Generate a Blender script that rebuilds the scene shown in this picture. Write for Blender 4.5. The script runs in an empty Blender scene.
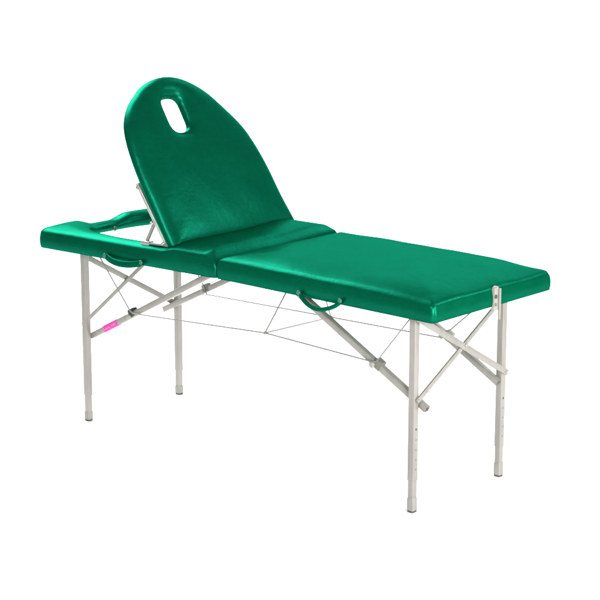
import bpy, bmesh, math, random
import numpy as np
from mathutils import Vector, Matrix
from mathutils.geometry import delaunay_2d_cdt

random.seed(4)
S = bpy.context.scene

# ------------------------------------------------------------------ camera
CAM_LOC = Vector((3.72093558, -4.13456576, 1.76519521))
TARGET = Vector((0.08618523, -0.00086191, 0.50473044))
cd = bpy.data.cameras.new('camera')
cam = bpy.data.objects.new('camera', cd)
S.collection.objects.link(cam)
cam.location = CAM_LOC
cam.rotation_euler = (TARGET - CAM_LOC).to_track_quat('-Z', 'Y').to_euler()
cd.sensor_width = 36.0
cd.lens = 36.0 * 1770.7295 / 600.0
cd.clip_end = 200.0
S.camera = cam
S.render.resolution_x = 1024
S.render.resolution_y = 1024

# ------------------------------------------------------------------ studio light
W = bpy.data.worlds.new('World')
S.world = W
W.use_nodes = True
bg = W.node_tree.nodes['Background']
bg.inputs['Color'].default_value = (1.0, 0.995, 0.985, 1)
bg.inputs['Strength'].default_value = 0.30

def area(name, loc, aim, sx, sy, power, col=(1, 1, 1)):
    l = bpy.data.lights.new(name, 'AREA')
    l.shape = 'RECTANGLE'
    l.size, l.size_y, l.energy, l.color = sx, sy, power, col
    o = bpy.data.objects.new(name, l)
    S.collection.objects.link(o)
    o.location = loc
    o.rotation_euler = (Vector(aim) - Vector(loc)).to_track_quat('-Z', 'Y').to_euler()
    return o

area('key_softbox', (-2.4, 0.45, 2.75), (0.3, 0, 0.6), 2.1, 2.1, 196, (1.0, 0.99, 0.97))
area('rear_right_softbox', (1.45, 1.4, 1.9), (0.75, 0, 0.6), 0.26, 0.18, 9)
area('right_softbox', (2.9, 0.4, 1.0), (0.8, 0.0, 0.6), 0.7, 1.2, 52, (1.0, 0.98, 0.965))
area('front_right_softbox', (3.1, -1.9, 1.1), (0.7, -0.2, 0.45), 0.6, 0.6, 100, (1.0, 0.98, 0.965))
area('camera_softbox', (3.2, -4.6, 2.7), (0.0, 0.0, 0.6), 0.4, 0.4, 38)
area('front_softbox', (1.3, -4.2, 2.5), (-0.3, 0.0, 0.9), 0.35, 0.35, 75)
for dx in (-2.6, 2.6):              # two lamps on the paper behind the table
    bx, by = -2.6 + dx * 0.75, 3.0 + dx * 0.66
    area('backdrop_softbox', (bx, by, 4.6), (bx - 2.0, by + 2.3, 0.9), 2.4, 1.2, 520)

S.view_settings.view_transform = 'Standard'
S.view_settings.look = 'None'
S.view_settings.exposure = 0.0
S.view_settings.gamma = 1.0
S.view_settings.use_curve_mapping = False

# ------------------------------------------------------------------ materials
def new_mat(name):
    m = bpy.data.materials.new(name)
    m.use_nodes = True
    return m, m.node_tree, m.node_tree.nodes['Principled BSDF']

def N(nt, t, **kw):
    n = nt.nodes.new(t)
    for k, v in kw.items():
        setattr(n, k, v)
    return n

def noise(nt, co, scale, detail=4, rough=0.55, dist=0.0):
    n = N(nt, 'ShaderNodeTexNoise')
    n.inputs['Scale'].default_value = scale
    n.inputs['Detail'].default_value = detail
    n.inputs['Roughness'].default_value = rough
    n.inputs['Distortion'].default_value = dist
    nt.links.new(co, n.inputs['Vector'])
    return n

def ramp(nt, fac, stops):
    r = N(nt, 'ShaderNodeValToRGB')
    e = r.color_ramp.elements
    e[0].position, e[0].color = stops[0][0], (*stops[0][1], 1)
    e[1].position, e[1].color = stops[-1][0], (*stops[-1][1], 1)
    for p, c in stops[1:-1]:
        x = e.new(p)
        x.color = (*c, 1)
    nt.links.new(fac, r.inputs['Fac'])
    return r

def vinyl(name, base, rough=0.30, sheen=0.058):
    m, nt, b = new_mat(name)
    co = N(nt, 'ShaderNodeTexCoord').outputs['Object']
    n1 = noise(nt, co, 9, 5, 0.6, 0.4)
    lo = tuple(c * 0.82 for c in base)
    hi = tuple(c * 1.16 for c in base)
    # dye mottling: broad clouds plus fine short creases across the hide
    mp = N(nt, 'ShaderNodeMapping')
    mp.inputs['Scale'].default_value = (1.6, 0.7, 1.6)
    nt.links.new(co, mp.inputs['Vector'])
    nf = noise(nt, mp.outputs['Vector'], 85, 6, 0.7, 0.5)
    mm = N(nt, 'ShaderNodeMix')
    mm.inputs['Factor'].default_value = 0.5
    nt.links.new(n1.outputs['Fac'], mm.inputs[2])
    nt.links.new(nf.outputs['Fac'], mm.inputs[3])
    r = ramp(nt, mm.outputs[0], [(0.36, lo), (0.64, hi)])
    n2 = noise(nt, co, 45, 4, 0.6, 0.6)
    rr = N(nt, 'ShaderNodeMapRange')
    rr.inputs['To Min'].default_value = rough - 0.05
    rr.inputs['To Max'].default_value = rough + 0.09
    nt.links.new(n2.outputs['Fac'], rr.inputs['Value'])
    # leather grain and soft wrinkles
    v = N(nt, 'ShaderNodeTexVoronoi', feature='F1')
    v.inputs['Scale'].default_value = 420
    nt.links.new(co, v.inputs['Vector'])
    b1 = N(nt, 'ShaderNodeBump')
    b1.inputs['Strength'].default_value = 0.12
    b1.inputs['Distance'].default_value = 0.001
    nt.links.new(v.outputs['Distance'], b1.inputs['Height'])
    n3 = noise(nt, co, 30, 5, 0.58, 0.8)
    b2 = N(nt, 'ShaderNodeBump')
    b2.inputs['Strength'].default_value = 0.15
    b2.inputs['Distance'].default_value = 0.006
    nt.links.new(n3.outputs['Fac'], b2.inputs['Height'])
    nt.links.new(b1.outputs['Normal'], b2.inputs['Normal'])
    # dull vinyl: a matt body under a thin green-tinted sheen that hardly grows at grazing angles
    nt.nodes.remove(b)
    df = N(nt, 'ShaderNodeBsdfDiffuse')
    gl = N(nt, 'ShaderNodeBsdfGlossy')
    gl.inputs['Color'].default_value = (0.03, 1.0, 0.62, 1)
    mx = N(nt, 'ShaderNodeMixShader')
    mx.inputs['Fac'].default_value = sheen
    nt.links.new(r.outputs['Color'], df.inputs['Color'])
    nt.links.new(rr.outputs['Result'], gl.inputs['Roughness'])
    for q in (df, gl):
        nt.links.new(b2.outputs['Normal'], q.inputs['Normal'])
    nt.links.new(df.outputs[0], mx.inputs[1])
    nt.links.new(gl.outputs[0], mx.inputs[2])
    nt.links.new(mx.outputs[0], nt.nodes['Material Output'].inputs['Surface'])
    return m

def metal_paint(name, base, rough=0.42, metallic=0.0, var=0.10, scale=30):
    m, nt, b = new_mat(name)
    co = N(nt, 'ShaderNodeTexCoord').outputs['Object']
    mp = N(nt, 'ShaderNodeMapping')
    mp.inputs['Scale'].default_value = (1, 1, 0.25)
    nt.links.new(co, mp.inputs['Vector'])
    n1 = noise(nt, mp.outputs['Vector'], scale, 5, 0.6)
    r = ramp(nt, n1.outputs['Fac'], [(0.3, tuple(c * (1 - var) for c in base)), (0.7, tuple(min(1, c * (1 + var)) for c in base))])
    nt.links.new(r.outputs['Color'], b.inputs['Base Color'])
    n2 = noise(nt, mp.outputs['Vector'], 160, 3, 0.6)
    bp = N(nt, 'ShaderNodeBump')
    bp.inputs['Strength'].default_value = 0.05
    bp.inputs['Distance'].default_value = 0.001
    nt.links.new(n2.outputs['Fac'], bp.inputs['Height'])
    nt.links.new(bp.outputs['Normal'], b.inputs['Normal'])
    b.inputs['Roughness'].default_value = rough
    b.inputs['Metallic'].default_value = metallic
    return m

M = {}
M['green'] = vinyl('green_vinyl', (0.0003, 0.0490, 0.0215))
M['strap'] = vinyl('green_strap', (0.0003, 0.044, 0.0195), 0.42)
M['stud'] = metal_paint('green_stud', (0.006, 0.11, 0.065), 0.45)
M['paint'] = metal_paint('beige_paint', (0.252, 0.241, 0.222), 0.36, 0.25)
M['tube'] = metal_paint('inner_tube', (0.264, 0.253, 0.233), 0.36, 0.25)
M['cap'] = metal_paint('grey_cap', (0.248, 0.242, 0.222), 0.5)
M['rubber'] = metal_paint('rubber', (0.06, 0.063, 0.057), 0.7)
M['dark'] = metal_paint('dark_hole', (0.05, 0.05, 0.045), 0.7)
M['steel'] = metal_paint('steel', (0.45, 0.44, 0.42), 0.3, 0.85)
M['clampgrey'] = metal_paint('clamp_grey', (0.14, 0.14, 0.115), 0.5)
M['knob'] = metal_paint('knob_grey', (0.27, 0.265, 0.235), 0.4)
M['black'] = metal_paint('black_plastic', (0.03, 0.032, 0.03), 0.45)
M['cable'] = metal_paint('steel_cable', (0.22, 0.22, 0.21), 0.45, 0.3)
M['pink'] = metal_paint('pink_sticker', (0.74, 0.004, 0.34), 0.35)
M['white'] = metal_paint('sticker_print', (0.62, 0.30, 0.45), 0.4)

def floor_mat():
    m, nt, b = new_mat('white_paper')
    co = N(nt, 'ShaderNodeTexCoord').outputs['Object']
    n1 = noise(nt, co, 3, 4)
    r = ramp(nt, n1.outputs['Fac'], [(0.3, (0.885, 0.885, 0.885)), (0.7, (0.90, 0.90, 0.90))])
    nt.links.new(r.outputs['Color'], b.inputs['Base Color'])
    b.inputs['Roughness'].default_value = 0.9
    b.inputs['Specular IOR Level'].default_value = 0.1
    return m
M['floor'] = floor_mat()

# ------------------------------------------------------------------ helpers
def link_obj(name, bm, mat, parent=None, smooth=False, kind=None, autosmooth=None):
    me = bpy.data.meshes.new(name)
    bm.normal_update()
    bm.to_mesh(me)
    bm.free()
    me.materials.append(mat)
    if smooth:
        for f in me.polygons:
            f.use_smooth = True
        if autosmooth:
            me.set_sharp_from_angle(angle=math.radians(autosmooth))
    o = bpy.data.objects.new(name, me)
    S.collection.objects.link(o)
    if parent is not None:
        o.parent = parent
    if kind:
        o['kind'] = kind
    return o

def frame_of(d, up):
    d = d.normalized()
    s = d.cross(up)
    if s.length < 1e-5:
        s = d.cross(Vector((1, 0, 0)))
    s.normalize()
    u = s.cross(d).normalized()
    return s, u

def rrect(w, h, r, seg=3):
    """rounded rectangle section, counter-clockwise"""
    pts = []
    for cx, cy, a0 in ((w/2-r, h/2-r, 0), (-w/2+r, h/2-r, 90), (-w/2+r, -h/2+r, 180), (w/2-r, -h/2+r, 270)):
        for k in range(seg + 1):
            a = math.radians(a0 + 90 * k / seg)
            pts.append((cx + r * math.cos(a), cy + r * math.sin(a)))
    return pts

def circle(r, n=16):
    return [(r * math.cos(2 * math.pi * k / n), r * math.sin(2 * math.pi * k / n)) for k in range(n)]

def sweep(bm, path, section, up=Vector((0, 0, 1)), cap=True, hollow=0.0):
    """sweep a section along a path of points"""
    path = [Vector(p) for p in path]
    rings = []
    for i, p in enumerate(path):
        if i == 0: d = path[1] - path[0]
        elif i == len(path) - 1: d = path[-1] - path[-2]
        else: d = (path[i+1] - p).normalized() + (p - path[i-1]).normalized()
        s, u = frame_of(d, up)
        rings.append([bm.verts.new(p + s * a + u * b) for a, b in section])
    n = len(section)
    for r0, r1 in zip(rings, rings[1:]):
        for k in range(n):
            bm.faces.new((r0[k], r0[(k+1) % n], r1[(k+1) % n], r1[k]))
    if cap:
        bm.faces.new(list(reversed(rings[0])))
        bm.faces.new(rings[-1])
    bmesh.ops.recalc_face_normals(bm, faces=bm.faces[:])
    return rings

def bar(name, p0, p1, w, h, mat, parent, up=Vector((0, 0, 1)), r=None, open_end=None):
    bm = bmesh.new()
    r = min(w, h) * 0.18 if r is None else r
    sec = rrect(w, h, r)
    rings = sweep(bm, [p0, p1], sec, up)
    if open_end is not None:       # a hollow tube mouth: push a smaller ring into the tube
        ring = rings[-1] if open_end else rings[0]
        f = [f for f in bm.faces if set(f.verts) == set(ring)][0]
        d = (Vector(p1) - Vector(p0)).normalized() * (-1 if open_end else 1)
        res = bmesh.ops.inset_region(bm, faces=[f], thickness=0.0016)
        e = bmesh.ops.extrude_discrete_faces(bm, faces=[f])['faces'][0]
        bmesh.ops.translate(bm, verts=list(e.verts), vec=d * 0.03)
    return link_obj(name, bm, mat, parent, True, autosmooth=40)

def tube(name, path, r, mat, parent, n=12):
    bm = bmesh.new()
    sweep(bm, path, circle(r, n))
    return link_obj(name, bm, mat, parent, True, autosmooth=50)

def disc(name, c, axis, r, t, mat, parent, dome=0.0, n=20):
    """small turned part: cylinder with rounded rim and optional dome"""
    bm = bmesh.new()
    axis = Vector(axis).normalized()
    s, u = frame_of(axis, Vector((0, 0, 1)))
    c = Vector(c)
    prof = [(r, 0), (r, t * 0.7), (r * 0.92, t * 0.92), (r * 0.75, t + dome * 0.4), (r * 0.4, t + dome * 0.85)]
    rings = []
    for rad, h in prof:
        rings.append([bm.verts.new(c + axis * h + s * (rad * math.cos(2*math.pi*k/n)) + u * (rad * math.sin(2*math.pi*k/n))) for k in range(n)])
    top = bm.verts.new(c + axis * (t + dome))
    for a, b in zip(rings, rings[1:]):
        for k in range(n):
            bm.faces.new((a[k], a[(k+1) % n], b[(k+1) % n], b[k]))
    for k in range(n):
        bm.faces.new((rings[-1][k], rings[-1][(k+1) % n], top))
    bm.faces.new(list(reversed(rings[0])))
    bmesh.ops.recalc_face_normals(bm, faces=bm.faces[:])
    return link_obj(name, bm, mat, parent, True, autosmooth=50)

# ---- upholstered pad: plan outline (+ holes), rounded upper edge, crowned top
def resample(loop, step):
    P = np.array(loop, float)
    Q = np.vstack([P, P[:1]])
    seg = np.linalg.norm(np.diff(Q, axis=0), axis=1)
    t = np.concatenate([[0], np.cumsum(seg)])
    n = max(12, int(round(t[-1] / step)))
    tt = np.linspace(0, t[-1], n, endpoint=False)
    return np.stack([np.interp(tt, t, Q[:, 0]), np.interp(tt, t, Q[:, 1])], 1)

def smooth_loop(loop, it=1):
    """Chaikin corner cutting of a closed loop"""
    P = np.array(loop, float)
    for _ in range(it):
        Q = np.roll(P, -1, 0)
        P = np.stack([0.75 * P + 0.25 * Q, 0.25 * P + 0.75 * Q], 1).reshape(-1, 2)
    return P

def round_corners(loop, rad, seg=6):
    """polygon with every corner rounded; rad may be a list"""
    P = [Vector(p) for p in loop]
    n = len(P)
    out = []
    for i in range(n):
        r = rad[i] if isinstance(rad, (list, tuple)) else rad
        a, b, c = P[i-1], P[i], P[(i+1) % n]
        if r <= 0:
            out.append(tuple(b)); continue
        d0, d1 = (a - b).normalized(), (c - b).normalized()
        p0, p1 = b + d0 * r, b + d1 * r
        for k in range(seg + 1):
            t = k / seg
            q = p0 * (1-t)**2 + b * 2*t*(1-t) + p1 * t*t
            out.append((q.x, q.y))
    return out

def seg_dist(P, loop):
    A = loop; B = np.roll(loop, -1, 0)
    out = np.full(len(P), 1e9)
    for a, b in zip(A, B):
        ab = b - a
        t = np.clip(((P - a) @ ab) / (ab @ ab + 1e-15), 0, 1)
        d = np.linalg.norm(P - (a + t[:, None] * ab), axis=1)
        out = np.minimum(out, d)
    return out

def inside(P, loop):
    x, y = P[:, 0], P[:, 1]
    r = np.zeros(len(P), bool)
    A = loop; B = np.roll(loop, -1, 0)
    for (x0, y0), (x1, y1) in zip(A, B):
        c = ((y0 > y) != (y1 > y))
        with np.errstate(divide='ignore', invalid='ignore'):
            xi = x0 + (y - y0) * (x1 - x0) / (y1 - y0)
        r ^= c & (x < xi)
    return r

def pad_mesh(outline, holes, z0, ztop, rad, crown, grid=0.016, step=0.010, lift=None, hole_rad=None, seed=0, map3=None, bulge=0.003, sag=0.09, wr=0.0012, back_round=0.0, hole_z0=None):
    """z0 bottom, ztop level just past the rounded edge; height is a function of the distance to the rim"""
    rng = np.random.RandomState(seed)
    loops = [resample(outline, step)] + [resample(h, step) for h in holes]
    rads = [rad] + [hole_rad or rad] * len(holes)
    offs = [0.0008, 0.0025, 0.005, 0.009, 0.014, 0.020, 0.028, 0.038]
    pts = [np.vstack(loops)]
    def ok(P):
        m = inside(P, loops[0])
        for h in loops[1:]:
            m &= ~inside(P, h)
        return m
    def alld(P):
        return [seg_dist(P, l) for l in loops]
    kept = []
    for li, l in enumerate(loops):
        t = np.roll(l, -1, 0) - np.roll(l, 1, 0)
        t /= np.linalg.norm(t, axis=1)[:, None]
        nrm = np.stack([-t[:, 1], t[:, 0]], 1)
        for o in offs:
            for sg in (1, -1):
                Q = l + nrm * o * sg
                m = ok(Q)
                if not m.any(): continue
                Q = Q[m]
                D = np.min(np.stack(alld(Q)), 0)
                Q = Q[D > o * 0.97]
                kept.append(Q)
    mn, mx = loops[0].min(0), loops[0].max(0)
    gx = np.arange(mn[0], mx[0], grid); gy = np.arange(mn[1], mx[1], grid * 0.87)
    G = np.array([(x + (grid/2 if j % 2 else 0), y) for j, y in enumerate(gy) for x in gx])
    G = G + rng.uniform(-.1, .1, G.shape) * grid
    G = G[ok(G)]
    D = np.min(np.stack(alld(G)), 0)
    G = G[D > 0.046]
    V = np.vstack(pts + kept + [G])
    faces_in, k = [], 0
    edges = []
    for l in loops:
        n = len(l)
        edges += [(k + i, k + (i + 1) % n) for i in range(n)]
        faces_in.append(list(range(k, k + n)))
        k += n
    nb = k
    ov, oe, of, _, _, _ = delaunay_2d_cdt([Vector(v) for v in V], edges, [], 0, 1e-6)
    O = np.array([(v.x, v.y) for v in ov])
    Ds = alld(O)
    h = np.full(len(O), 1.0)
    top = np.full(len(O), ztop)
    dmin = np.min(np.stack(Ds), 0)
    top = top + crown * (1 - np.exp(-np.maximum(dmin - rad * 0.5, 0) / sag))
    # gentle hand-made unevenness
    ph = rng.uniform(0, 6.28, 8)
    top = top + wr * (np.sin(O[:, 0] * 13 + ph[0] + 2 * np.sin(O[:, 1] * 7 + ph[1])) * np.sin(O[:, 1] * 17 + ph[2]) + 0.6 * np.sin(O[:, 0] * 31 + ph[3]) * np.sin(O[:, 1] * 27 + ph[4] + np.sin(O[:, 0] * 9)))
    if lift is not None:
        top = top + np.array([lift(x, y) for x, y in O])
    for d, r in zip(Ds, rads):
        q = np.clip((r - d) / r, 0, 1)
        top = top - r * (1 - np.sqrt(np.clip(1 - q * q, 0, 1)))
    mp = map3 or (lambda x, y, z: (x, y, z))
    bm = bmesh.new()
    bv = [bm.verts.new(mp(x, y, z)) for (x, y), z in zip(O, top)]
    cents = np.array([O[list(f)].mean(0) for f in of])
    m = ok(cents)
    for f, use in zip(of, m):
        if use:
            try: bm.faces.new([bv[i] for i in f])
            except ValueError: pass
    # walls (slightly bulging) and underside
    k = 0
    bottoms = []
    levels = 5
    for li, l in enumerate(loops):
        n = len(l)
        t = np.roll(l, -1, 0) - np.roll(l, 1, 0)
        t /= np.linalg.norm(t, axis=1)[:, None]
        nrm = np.stack([t[:, 1], -t[:, 0]], 1)
        test = l + nrm * 0.002
        s = np.where(ok(test), -1.0, 1.0)[:, None]      # outward, away from the padding
        prev = [bv[k + i] for i in range(n)]
        ztops = [top[k + i] for i in range(n)]
        for j in range(1, levels + 1):
            f = j / levels
            out = bulge * math.sin(math.pi * min(1, f * 1.0)) - back_round * max(0, (f - 0.6) / 0.4) ** 2
            row = []
            for i in range(n):
                q = l[i] + nrm[i] * s[i] * out
                zb = z0 if (li == 0 or hole_z0 is None) else hole_z0(l[i][0], l[i][1])
                row.append(bm.verts.new(mp(q[0], q[1], ztops[i] * (1 - f) + zb * f)))
            for i in range(n):
                bm.faces.new((prev[i], prev[(i+1) % n], row[(i+1) % n], row[i]))
            prev = row
        bottoms.append(prev)
        k += n
    es = []
    for row in bottoms:
        for i in range(len(row)):
            es.append(bm.edges.get((row[i], row[(i+1) % len(row)])))
    bmesh.ops.triangle_fill(bm, use_beauty=True, use_dissolve=False, edges=es)
    bmesh.ops.delete(bm, geom=[v for v in bm.verts if not v.link_faces], context='VERTS')
    bmesh.ops.recalc_face_normals(bm, faces=bm.faces[:])
    return bm

# ------------------------------------------------------------------ setting: one white paper sweep
def sweep_floor():
    bm = bmesh.new()
    v = Vector((-3.63, 4.13, 0)).normalized()          # away from the camera
    r = Vector((v.y, -v.x, 0))
    prof = [(-14, 0)] + [(a, 0) for a in (-8, -4, -2, 0, 2, 4, 5)]
    R = 2.0
    prof += [(5 + R * math.sin(math.radians(a)), R - R * math.cos(math.radians(a))) for a in range(6, 91, 6)]
    prof += [(5 + R, 3.5), (5 + R, 6)]
    rows = []
    for d, z in prof:
        rows.append([bm.verts.new(v * d + r * s + Vector((0, 0, z))) for s in np.linspace(-14, 14, 15)])
    for a, b in zip(rows, rows[1:]):
        for k in range(14):
            bm.faces.new((a[k], a[k+1], b[k+1], b[k]))
    bmesh.ops.recalc_face_normals(bm, faces=bm.faces[:])
    return link_obj('floor', bm, M['floor'], None, True, 'structure')
sweep_floor()

# ------------------------------------------------------------------ the table
HX, HY = 0.8378, 0.2945            # half length, half width
ZB, ZE = 0.600, 0.664              # underside, top level near the rim
LX1, LX2, LY = -0.690, 0.715, 0.219

def bow(x, y, z):
    return (x, y, z + 0.010 * max(0.0, 1 - abs(x) / 0.84))

T = bpy.data.objects.new('massage_table', None)
S.collection.objects.link(T)
T['label'] = 'green padded folding massage table with raised oval backrest, standing on four grey metal legs'
T['category'] = 'massage table'

def ss(t):
    t = max(0.0, min(1.0, t))
    return t * t * (3 - 2 * t)
# foot half
def seat_lift(x, y):
    return -0.007 * ss((x - 0.60) / 0.24) + 0.004 * ss(y / 0.25) * ss((x - 0.02) / 0.25) * ss((0.80 - x) / 0.15)
seat = pad_mesh(round_corners([(0.003, -HY), (HX, -HY), (HX, HY), (0.003, HY)], [0.006, 0.013, 0.013, 0.006]), [],
                ZB, 0.664, 0.015, 0.027, seed=3, step=0.006, map3=bow, sag=0.07, lift=seat_lift)
link_obj('seat_pad', seat, M['green'], T, True)

# head half: padded frame around the oval opening, with the fixed strip under the backrest
def head_lift(x, y):
    z = 0.0
    if x < -0.70:                                       # dip in the middle of the end rail
        z -= 0.019 * ss((0.130 - abs(y + 0.004)) / 0.09) * ss((-0.70 - x) / 0.06)
    z += 0.012 * ss((x + 0.26) / 0.08) * ss((-0.005 - x) / 0.05)
    z += 0.010 * ss((x + 0.30) / 0.1) * ss(y / 0.28) - 0.004 * ss((x + 0.06) / 0.06) * ss(-y / 0.2)
    return z
head_out = round_corners([(-0.003, -HY), (-0.003, HY), (-0.842, HY), (-0.868, 0.17), (-0.870, 0.0), (-0.874, -0.15), (-0.842, -HY)],
                         [0.006, 0.006, 0.035, 0.05, 0.05, 0.05, 0.035])
half = [(-0.300, 0.214), (-0.45, 0.219), (-0.56, 0.213), (-0.65, 0.196), (-0.72, 0.163), (-0.77, 0.118), (-0.80, 0.06)]
far = [(-0.300, 0.214), (-0.45, 0.219), (-0.60, 0.219), (-0.70, 0.217), (-0.765, 0.207), (-0.796, 0.165), (-0.805, 0.09)]
hole = [(x, -y) for x, y in half] + [(-0.808, 0.0)] + [(x, y) for x, y in reversed(far)] + [(-0.275, 0.18), (-0.275, -0.18)]
head = pad_mesh(head_out, [smooth_loop(hole, 2)], ZB, 0.661, 0.016, 0.017, lift=head_lift, seed=8, step=0.008, map3=bow, sag=0.05, wr=0.0005, hole_z0=lambda x, y: ZB + 0.024 * ss((-0.60 - x) / 0.12))
link_obj('head_frame_pad', head, M['green'], T, True)

# backrest
TH = math.radians(59)
BN = Vector((math.sin(TH), 0, math.cos(TH)))
BU = Vector((-math.cos(TH), 0, math.sin(TH)))
BA = Vector((-0.197, 0, 0.683))
BT = 0.037
def bmap(v, u, w):                  # v across, u up the panel, w out of the front face
    p = BA + BU * u + BN * w
    return (p.x, p.y + v, p.z)
near = [(0.0, 0.290), (0.06, 0.290), (0.16, 0.289), (0.23, 0.288), (0.30, 0.283), (0.35, 0.278), (0.388, 0.271), (0.42, 0.262),
        (0.45, 0.247), (0.48, 0.225), (0.513, 0.192), (0.54, 0.155), (0.567, 0.118), (0.588, 0.058)]
away = [(0.0, 0.301), (0.04, 0.298), (0.097, 0.291), (0.193, 0.280), (0.25, 0.272), (0.297, 0.262), (0.34, 0.249), (0.376, 0.233),
        (0.415, 0.207), (0.453, 0.177), (0.49, 0.146), (0.519, 0.117), (0.545, 0.083), (0.566, 0.045)]
bo = [(-0.275, -0.012), (0.319, -0.012), (0.320, -0.011)] + [(w + 0.020 + 0.010 * ss((u - 0.1) / 0.3), u + 0.010 * ss((u - 0.4) / 0.1)) for u, w in away] + [(0.030, 0.588), (-0.010, 0.589)] + [(-w + 0.012 * (1 - u) + 0.007 * max(0, 1 - u / 0.3), u - 0.004 * ss((u - 0.5) / 0.06)) for u, w in reversed(near)] + [(-0.276, -0.011)]
bo = np.array(bo)
bo = smooth_loop(bo, 2)
slot = round_corners([(-0.064, 0.384), (0.022, 0.384), (0.022, 0.512), (-0.064, 0.512)], 0.036)
back = pad_mesh(bo, [slot], -BT, -0.004, 0.031, 0.012, seed=5, map3=bmap, bulge=0.001, sag=0.06, hole_rad=0.026, back_round=0.003)
B = link_obj('backrest', back, M['green'], T, True)
# its steel fittings, the same on both sides
for sgn in (-1, 1):
    y = sgn * 0.270
    def bp(u, w, yy=y): return Vector(bmap(yy, u, w))
    bar('side_rail', bp(0.012, -BT - 0.007, sgn * 0.264), bp(0.240, -BT - 0.007, sgn * 0.280), 0.012, 0.012, M['steel'], B, up=BN)
    top = bp(0.103, -BT - 0.014, y)
    foot = Vector((-0.334, y - sgn * 0.004, 0.682))
    bar('prop_strut', top, foot, 0.010, 0.010, M['cable'], B, up=Vector((0, 1, 0)))
    disc('rivet', top + Vector((0, -0.012, 0)), (0, -1, 0), 0.006, 0.004, M['steel'], B, 0.002)
    # bracket on the rail, and the hinge plate and foot rail between bracket and hinge
    bar('strut_bracket', foot + Vector((-0.018, 0, -0.008)), foot + Vector((0.018, 0, -0.008)), 0.022, 0.016, M['steel'], B)
    bar('hinge_rail', Vector((-0.325, y, 0.676)), Vector((-0.235, y, 0.680)), 0.012, 0.006, M['cable'], B)
    bar('hinge_plate', Vector((-0.256, y - sgn * 0.009, 0.678)), Vector((-0.238, y - sgn * 0.009, 0.702)), 0.004, 0.030, M['steel'], B, up=Vector((1, 0, 0)))
    disc('rivet', Vector((-0.246, y - 0.011, 0.686)), (0, -1, 0), 0.006, 0.004, M['steel'], B, 0.002)
    disc('stop_knob', bp(0.228, -BT - 0.007, sgn * 0.280 - 0.006), (0, -1, 0), 0.006, 0.004, M['cable'], B, 0.002)

# ------------------------------------------------------------------ legs
UPX = Vector((1, 0, 0))
def leg(x, y, z_outer, z_cap, holes):
    o = bar('leg', (x, y, z_outer), (x, y, ZB - 0.002), 0.0225, 0.0225, M['paint'], T, up=UPX, r=0.003)
    # drop tube, sleeve, rubber foot
    bar('extension_tube', (x, y, z_cap - 0.006), (x, y, z_outer + 0.02), 0.0190, 0.0190, M['tube'], o, up=UPX, r=0.002)
    bm = bmesh.new()
    for (z0, z1, w0, w1) in ((0.006, z_cap - 0.004, 0.0225, 0.0225), (z_cap - 0.004, z_cap, 0.0225, 0.0200)):
        a = rrect(w0, w0, 0.003); b = rrect(w1, w1, 0.003)
        r0 = [bm.verts.new((x + p, y + q, z0)) for p, q in a]
        r1 = [bm.verts.new((x + p, y + q, z1)) for p, q in b]
        n = len(a)
        for k in range(n):
            bm.faces.new((r0[k], r0[(k+1) % n], r1[(k+1) % n], r1[k]))
    bm.faces.new(r1)
    bmesh.ops.remove_doubles(bm, verts=bm.verts[:], dist=1e-5)
    bmesh.ops.recalc_face_normals(bm, faces=bm.faces[:])
    link_obj('foot_sleeve', bm, M['cap'], o, True, autosmooth=40)
    bar('rubber_foot', (x, y, 0.0005), (x, y, 0.0065), 0.0215, 0.0215, M['rubber'], o, up=UPX, r=0.004)
    sx = 1 if x > 0 else -1
    for i, z in enumerate(holes):
        disc('adjustment_hole', (x + sx * 0.0111, y, z), (sx, 0, 0), 0.0036 if i == 0 else 0.0029, 0.0006, M['dark'] if i == 0 else M['clampgrey'], o)
    return o
HOLES = (0.254, 0.222, 0.192, 0.162, 0.132)
for x, zo, zc in ((LX1, 0.091, 0.034), (LX2, 0.098, 0.045)):
    for y in (-LY, LY):
        leg(x, y, zo, zc, HOLES)
        # the bolt that fixes the brace to the leg
# ------------------------------------------------------------------ braces across each leg pair
for x, sg in ((LX1, -1), (LX2, 1)):
    xo, xi = x + sg * 0.0215, x + sg * 0.0150
    b = bar('cross_brace', (xo, (-LY - 0.022 if sg > 0 else -LY + 0.006), (0.594 if sg > 0 else 0.579)), (xo, LY + 0.002, 0.337), 0.0065, 0.019, M['paint'], T, up=Vector((0, 0, 1)))
    disc('rivet', (xo + sg * 0.0035, 0.0, 0.4655), (sg, 0, 0), 0.0055, 0.002, M['tube'], b, 0.001)
    disc('rivet', (xo + sg * 0.0035, LY - 0.006, 0.341), (sg, 0, 0), 0.0045, 0.002, M['paint'], b, 0.001)
    b = bar('cross_brace', (xi, -LY - 0.004, 0.338), (xi, LY - 0.010, 0.582), 0.0065, 0.015, M['paint'], T, up=Vector((0, 0, 1)))
    disc('rivet', (xi + sg * 0.0035, -LY, 0.341), (sg, 0, 0), 0.0045, 0.002, M['paint'], b, 0.001)

# ------------------------------------------------------------------ long diagonal braces on the inner side of the legs
DY = LY - 0.022
def diag(lo, hi, open_lo, w=0.020, h=0.020, mat='paint'):
    return bar('diagonal_brace', lo, hi, w, h, M[mat], T, r=0.003, open_end=(False if open_lo else None))
d_rn = diag((0.748, -DY, 0.314), (0.235, -DY, 0.597), True)
d_rf = diag((0.722, DY, 0.307), (0.225, DY, 0.594), True)
d_ln = diag((-0.685, -DY, 0.297), (-0.105, -DY, 0.597), False)
d_lf = diag((-0.735, DY, 0.313), (-0.150, DY, 0.597), True)

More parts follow.
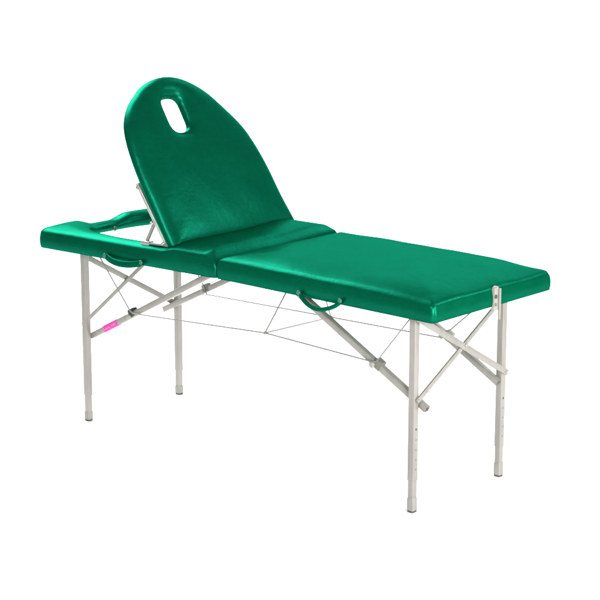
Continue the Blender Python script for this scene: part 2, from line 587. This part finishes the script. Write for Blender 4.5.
def clamp(parent, c, tilt, mat, size=0.024):
    """cable clamp: a block saddled on the upper side of the brace and a knurled knob on its lower side"""
    c = Vector(c)
    d = Vector((math.cos(tilt), 0, math.sin(tilt)))
    u = Vector((-d.z, 0, d.x))
    k = c + u * 0.005
    o = bar('cable_clamp', k - d * 0.012, k + d * 0.012, size + 0.006, size + 0.010, M[mat], parent, r=0.004)
    disc('clamp_knob', c - d * 0.014 - u * 0.004 + Vector((0, -size / 2 - 0.001, 0)), (0, -1, 0), 0.0095, 0.009, M['knob'], parent, 0.001)
    return o
c_rn = Vector((0.568, -DY, 0.413)); c_rf = Vector((0.527, DY, 0.4195))
c_ln = Vector((-0.478, -DY, 0.406)); c_lf = Vector((-0.520, DY, 0.4175))
clamp(d_rn, c_rn, -0.504, 'clampgrey', 0.020); clamp(d_rf, c_rf, -0.523, 'knob', 0.020)
clamp(d_ln, c_ln, 0.478, 'black', 0.018); clamp(d_lf, c_lf, 0.452, 'paint', 0.020)

# ------------------------------------------------------------------ tension cables
CR = 0.0023
def cable(name, pts):
    return tube(name, pts, CR, M['cable'], T, 8)
cn = Vector((0.134, -0.219, 0.445))
cf = Vector((0.030, 0.219, 0.400))
OFF = Vector((0, -0.016, 0))
cable('tension_cable', [Vector((-0.627, -0.219, 0.600)), c_ln + OFF + Vector((0, 0, 0.013)), c_ln + OFF + Vector((0.014, 0, 0.006)), cn, c_rn + OFF + Vector((-0.016, 0, 0.013)), c_rn + OFF + Vector((0.004, 0, 0.017)), Vector((0.715, -0.219, 0.600))])
cable('tension_cable', [Vector((-0.700, 0.219, 0.600)), c_lf + OFF + Vector((0, 0, 0.012)), c_lf + OFF + Vector((0.012, 0, -0.014)), cf, c_rf + OFF + Vector((-0.012, 0, -0.002)), c_rf + OFF + Vector((0.004, 0, 0.014)), Vector((0.705, 0.219, 0.600))])
cable('tie_cable', [cn, cf])
cable('tie_cable', [cn, Vector((0.120, -0.060, 0.603))])
cable('tie_cable', [cf, Vector((0.060, 0.100, 0.603))])
for c in (cn, cf):
    disc('cable_joint', c + Vector((0, 0.004, 0)), (0, -1, 0), 0.005, 0.008, M['cable'], T)

# ------------------------------------------------------------------ carry handles with studs
def handle(x0, x1, zs, drop, tall, mat):
    y = -HY
    pts = []
    n = 18
    for k in range(n + 1):
        t = k / n
        x = x0 + (x1 - x0) * t
        z = zs - drop * (math.sin(math.pi * t) ** 0.62) if 0 < t < 1 else zs
        yy = y - 0.008 - 0.014 * math.sin(math.pi * t)
        pts.append(Vector((x, yy, z)))
    bm = bmesh.new()
    sweep(bm, pts, rrect(0.010, tall, 0.004), up=Vector((0, 0.15, 1)))
    o = link_obj('carry_handle', bm, mat, T, True, autosmooth=45)
    for x in (x0, x1):
        disc('stud', (x, y - 0.012, zs), (0, -1, 0), 0.0072, 0.004, M['stud'], o, 0.003)
    return o
handle(0.350, 0.510, 0.620, 0.036, 0.013, M['strap'])
handle(-0.491, -0.321, 0.619, 0.015, 0.021, M['strap'])
disc('stud', (-0.806, 0.028, 0.622), (1, 0, 0), 0.008, 0.006, M['stud'], T, 0.003)

# ------------------------------------------------------------------ case clasp in the middle of the foot end
xe = HX + 0.004
bm = bmesh.new()
plate = [(-0.013, 0.588), (0.012, 0.588), (0.012, 0.648)] + [(0.0125 * math.cos(math.radians(a)) - 0.0005, 0.648 + 0.0125 * math.sin(math.radians(a))) for a in range(15, 180, 15)] + [(-0.013, 0.648)]
r0 = [bm.verts.new((xe - 0.006, y, z)) for y, z in plate]
r1 = [bm.verts.new((xe + 0.003, y, z)) for y, z in plate]
n = len(plate)
bm.faces.new(r1); bm.faces.new(list(reversed(r0)))
for k in range(n):
    bm.faces.new((r0[k], r0[(k+1) % n], r1[(k+1) % n], r1[k]))
bmesh.ops.recalc_face_normals(bm, faces=bm.faces[:])
bmesh.ops.bevel(bm, geom=[e for e in bm.edges if abs(e.verts[0].co.x - e.verts[1].co.x) < 1e-6 and e.verts[0].co.x > xe], offset=0.001, segments=2, affect='EDGES')
cl = link_obj('clasp', bm, M['knob'], T, True, autosmooth=40)
bar('hasp_strap', (xe + 0.006, 0.011, 0.560), (xe + 0.006, 0.011, 0.652), 0.008, 0.005, M['paint'], cl, up=UPX)
disc('keyhole', (xe + 0.003, -0.005, 0.630), (1, 0, 0), 0.006, 0.003, M['dark'], cl)
disc('keyhole', (xe + 0.003, -0.005, 0.606), (1, 0, 0), 0.005, 0.003, M['clampgrey'], cl)
disc('rivet', (xe + 0.003, -0.001, 0.655), (1, 0, 0), 0.004, 0.003, M['steel'], cl, 0.001)

# ------------------------------------------------------------------ pink sticker on the near diagonal of the head legs
d = (Vector((-0.105, -DY, 0.597)) - Vector((-0.685, -DY, 0.297))).normalized()
base = Vector((-0.685, -DY, 0.297))
s0, s1 = 0.077, 0.150
st = bar('sticker', base + d * s0, base + d * s1, 0.0225, 0.0225, M['pink'], d_ln, r=0.003)
up = Vector((0, -1, 0)).cross(d).normalized()
if up.z < 0: up = -up
def scribble(pts, r=0.0013):
    P = [base + d * (s0 + a * 0.91) + up * b + Vector((0, -0.0118, 0)) for a, b in pts]
    bm = bmesh.new()
    sweep(bm, P, circle(r, 6), up=Vector((0, 1, 0)))
    return bm
bm = bmesh.new()
letters = [
    [(0.006, 0.005), (0.007, -0.004), (0.011, -0.004)],
    [(0.015, 0.002), (0.014, -0.004), (0.018, -0.004), (0.020, 0.002), (0.020, -0.004)],
    [(0.026, 0.002), (0.024, -0.003), (0.028, -0.003), (0.029, 0.002), (0.029, -0.004)],
    [(0.034, 0.002), (0.035, -0.003), (0.039, 0.002), (0.035, -0.008)],
    [(0.045, 0.003), (0.047, -0.003), (0.050, 0.002), (0.053, -0.003), (0.055, 0.003)],
    [(0.060, 0.002), (0.059, -0.004), (0.064, -0.003), (0.064, 0.003), (0.060, 0.002)],
    [(0.069, 0.003), (0.071, -0.004), (0.075, 0.003)],
]
for L in letters:
    tmp = scribble(L)
    me = bpy.data.meshes.new('tmp'); tmp.to_mesh(me); tmp.free()
    bm.from_mesh(me); bpy.data.meshes.remove(me)
link_obj('lettering', bm, M['white'], d_ln, True)
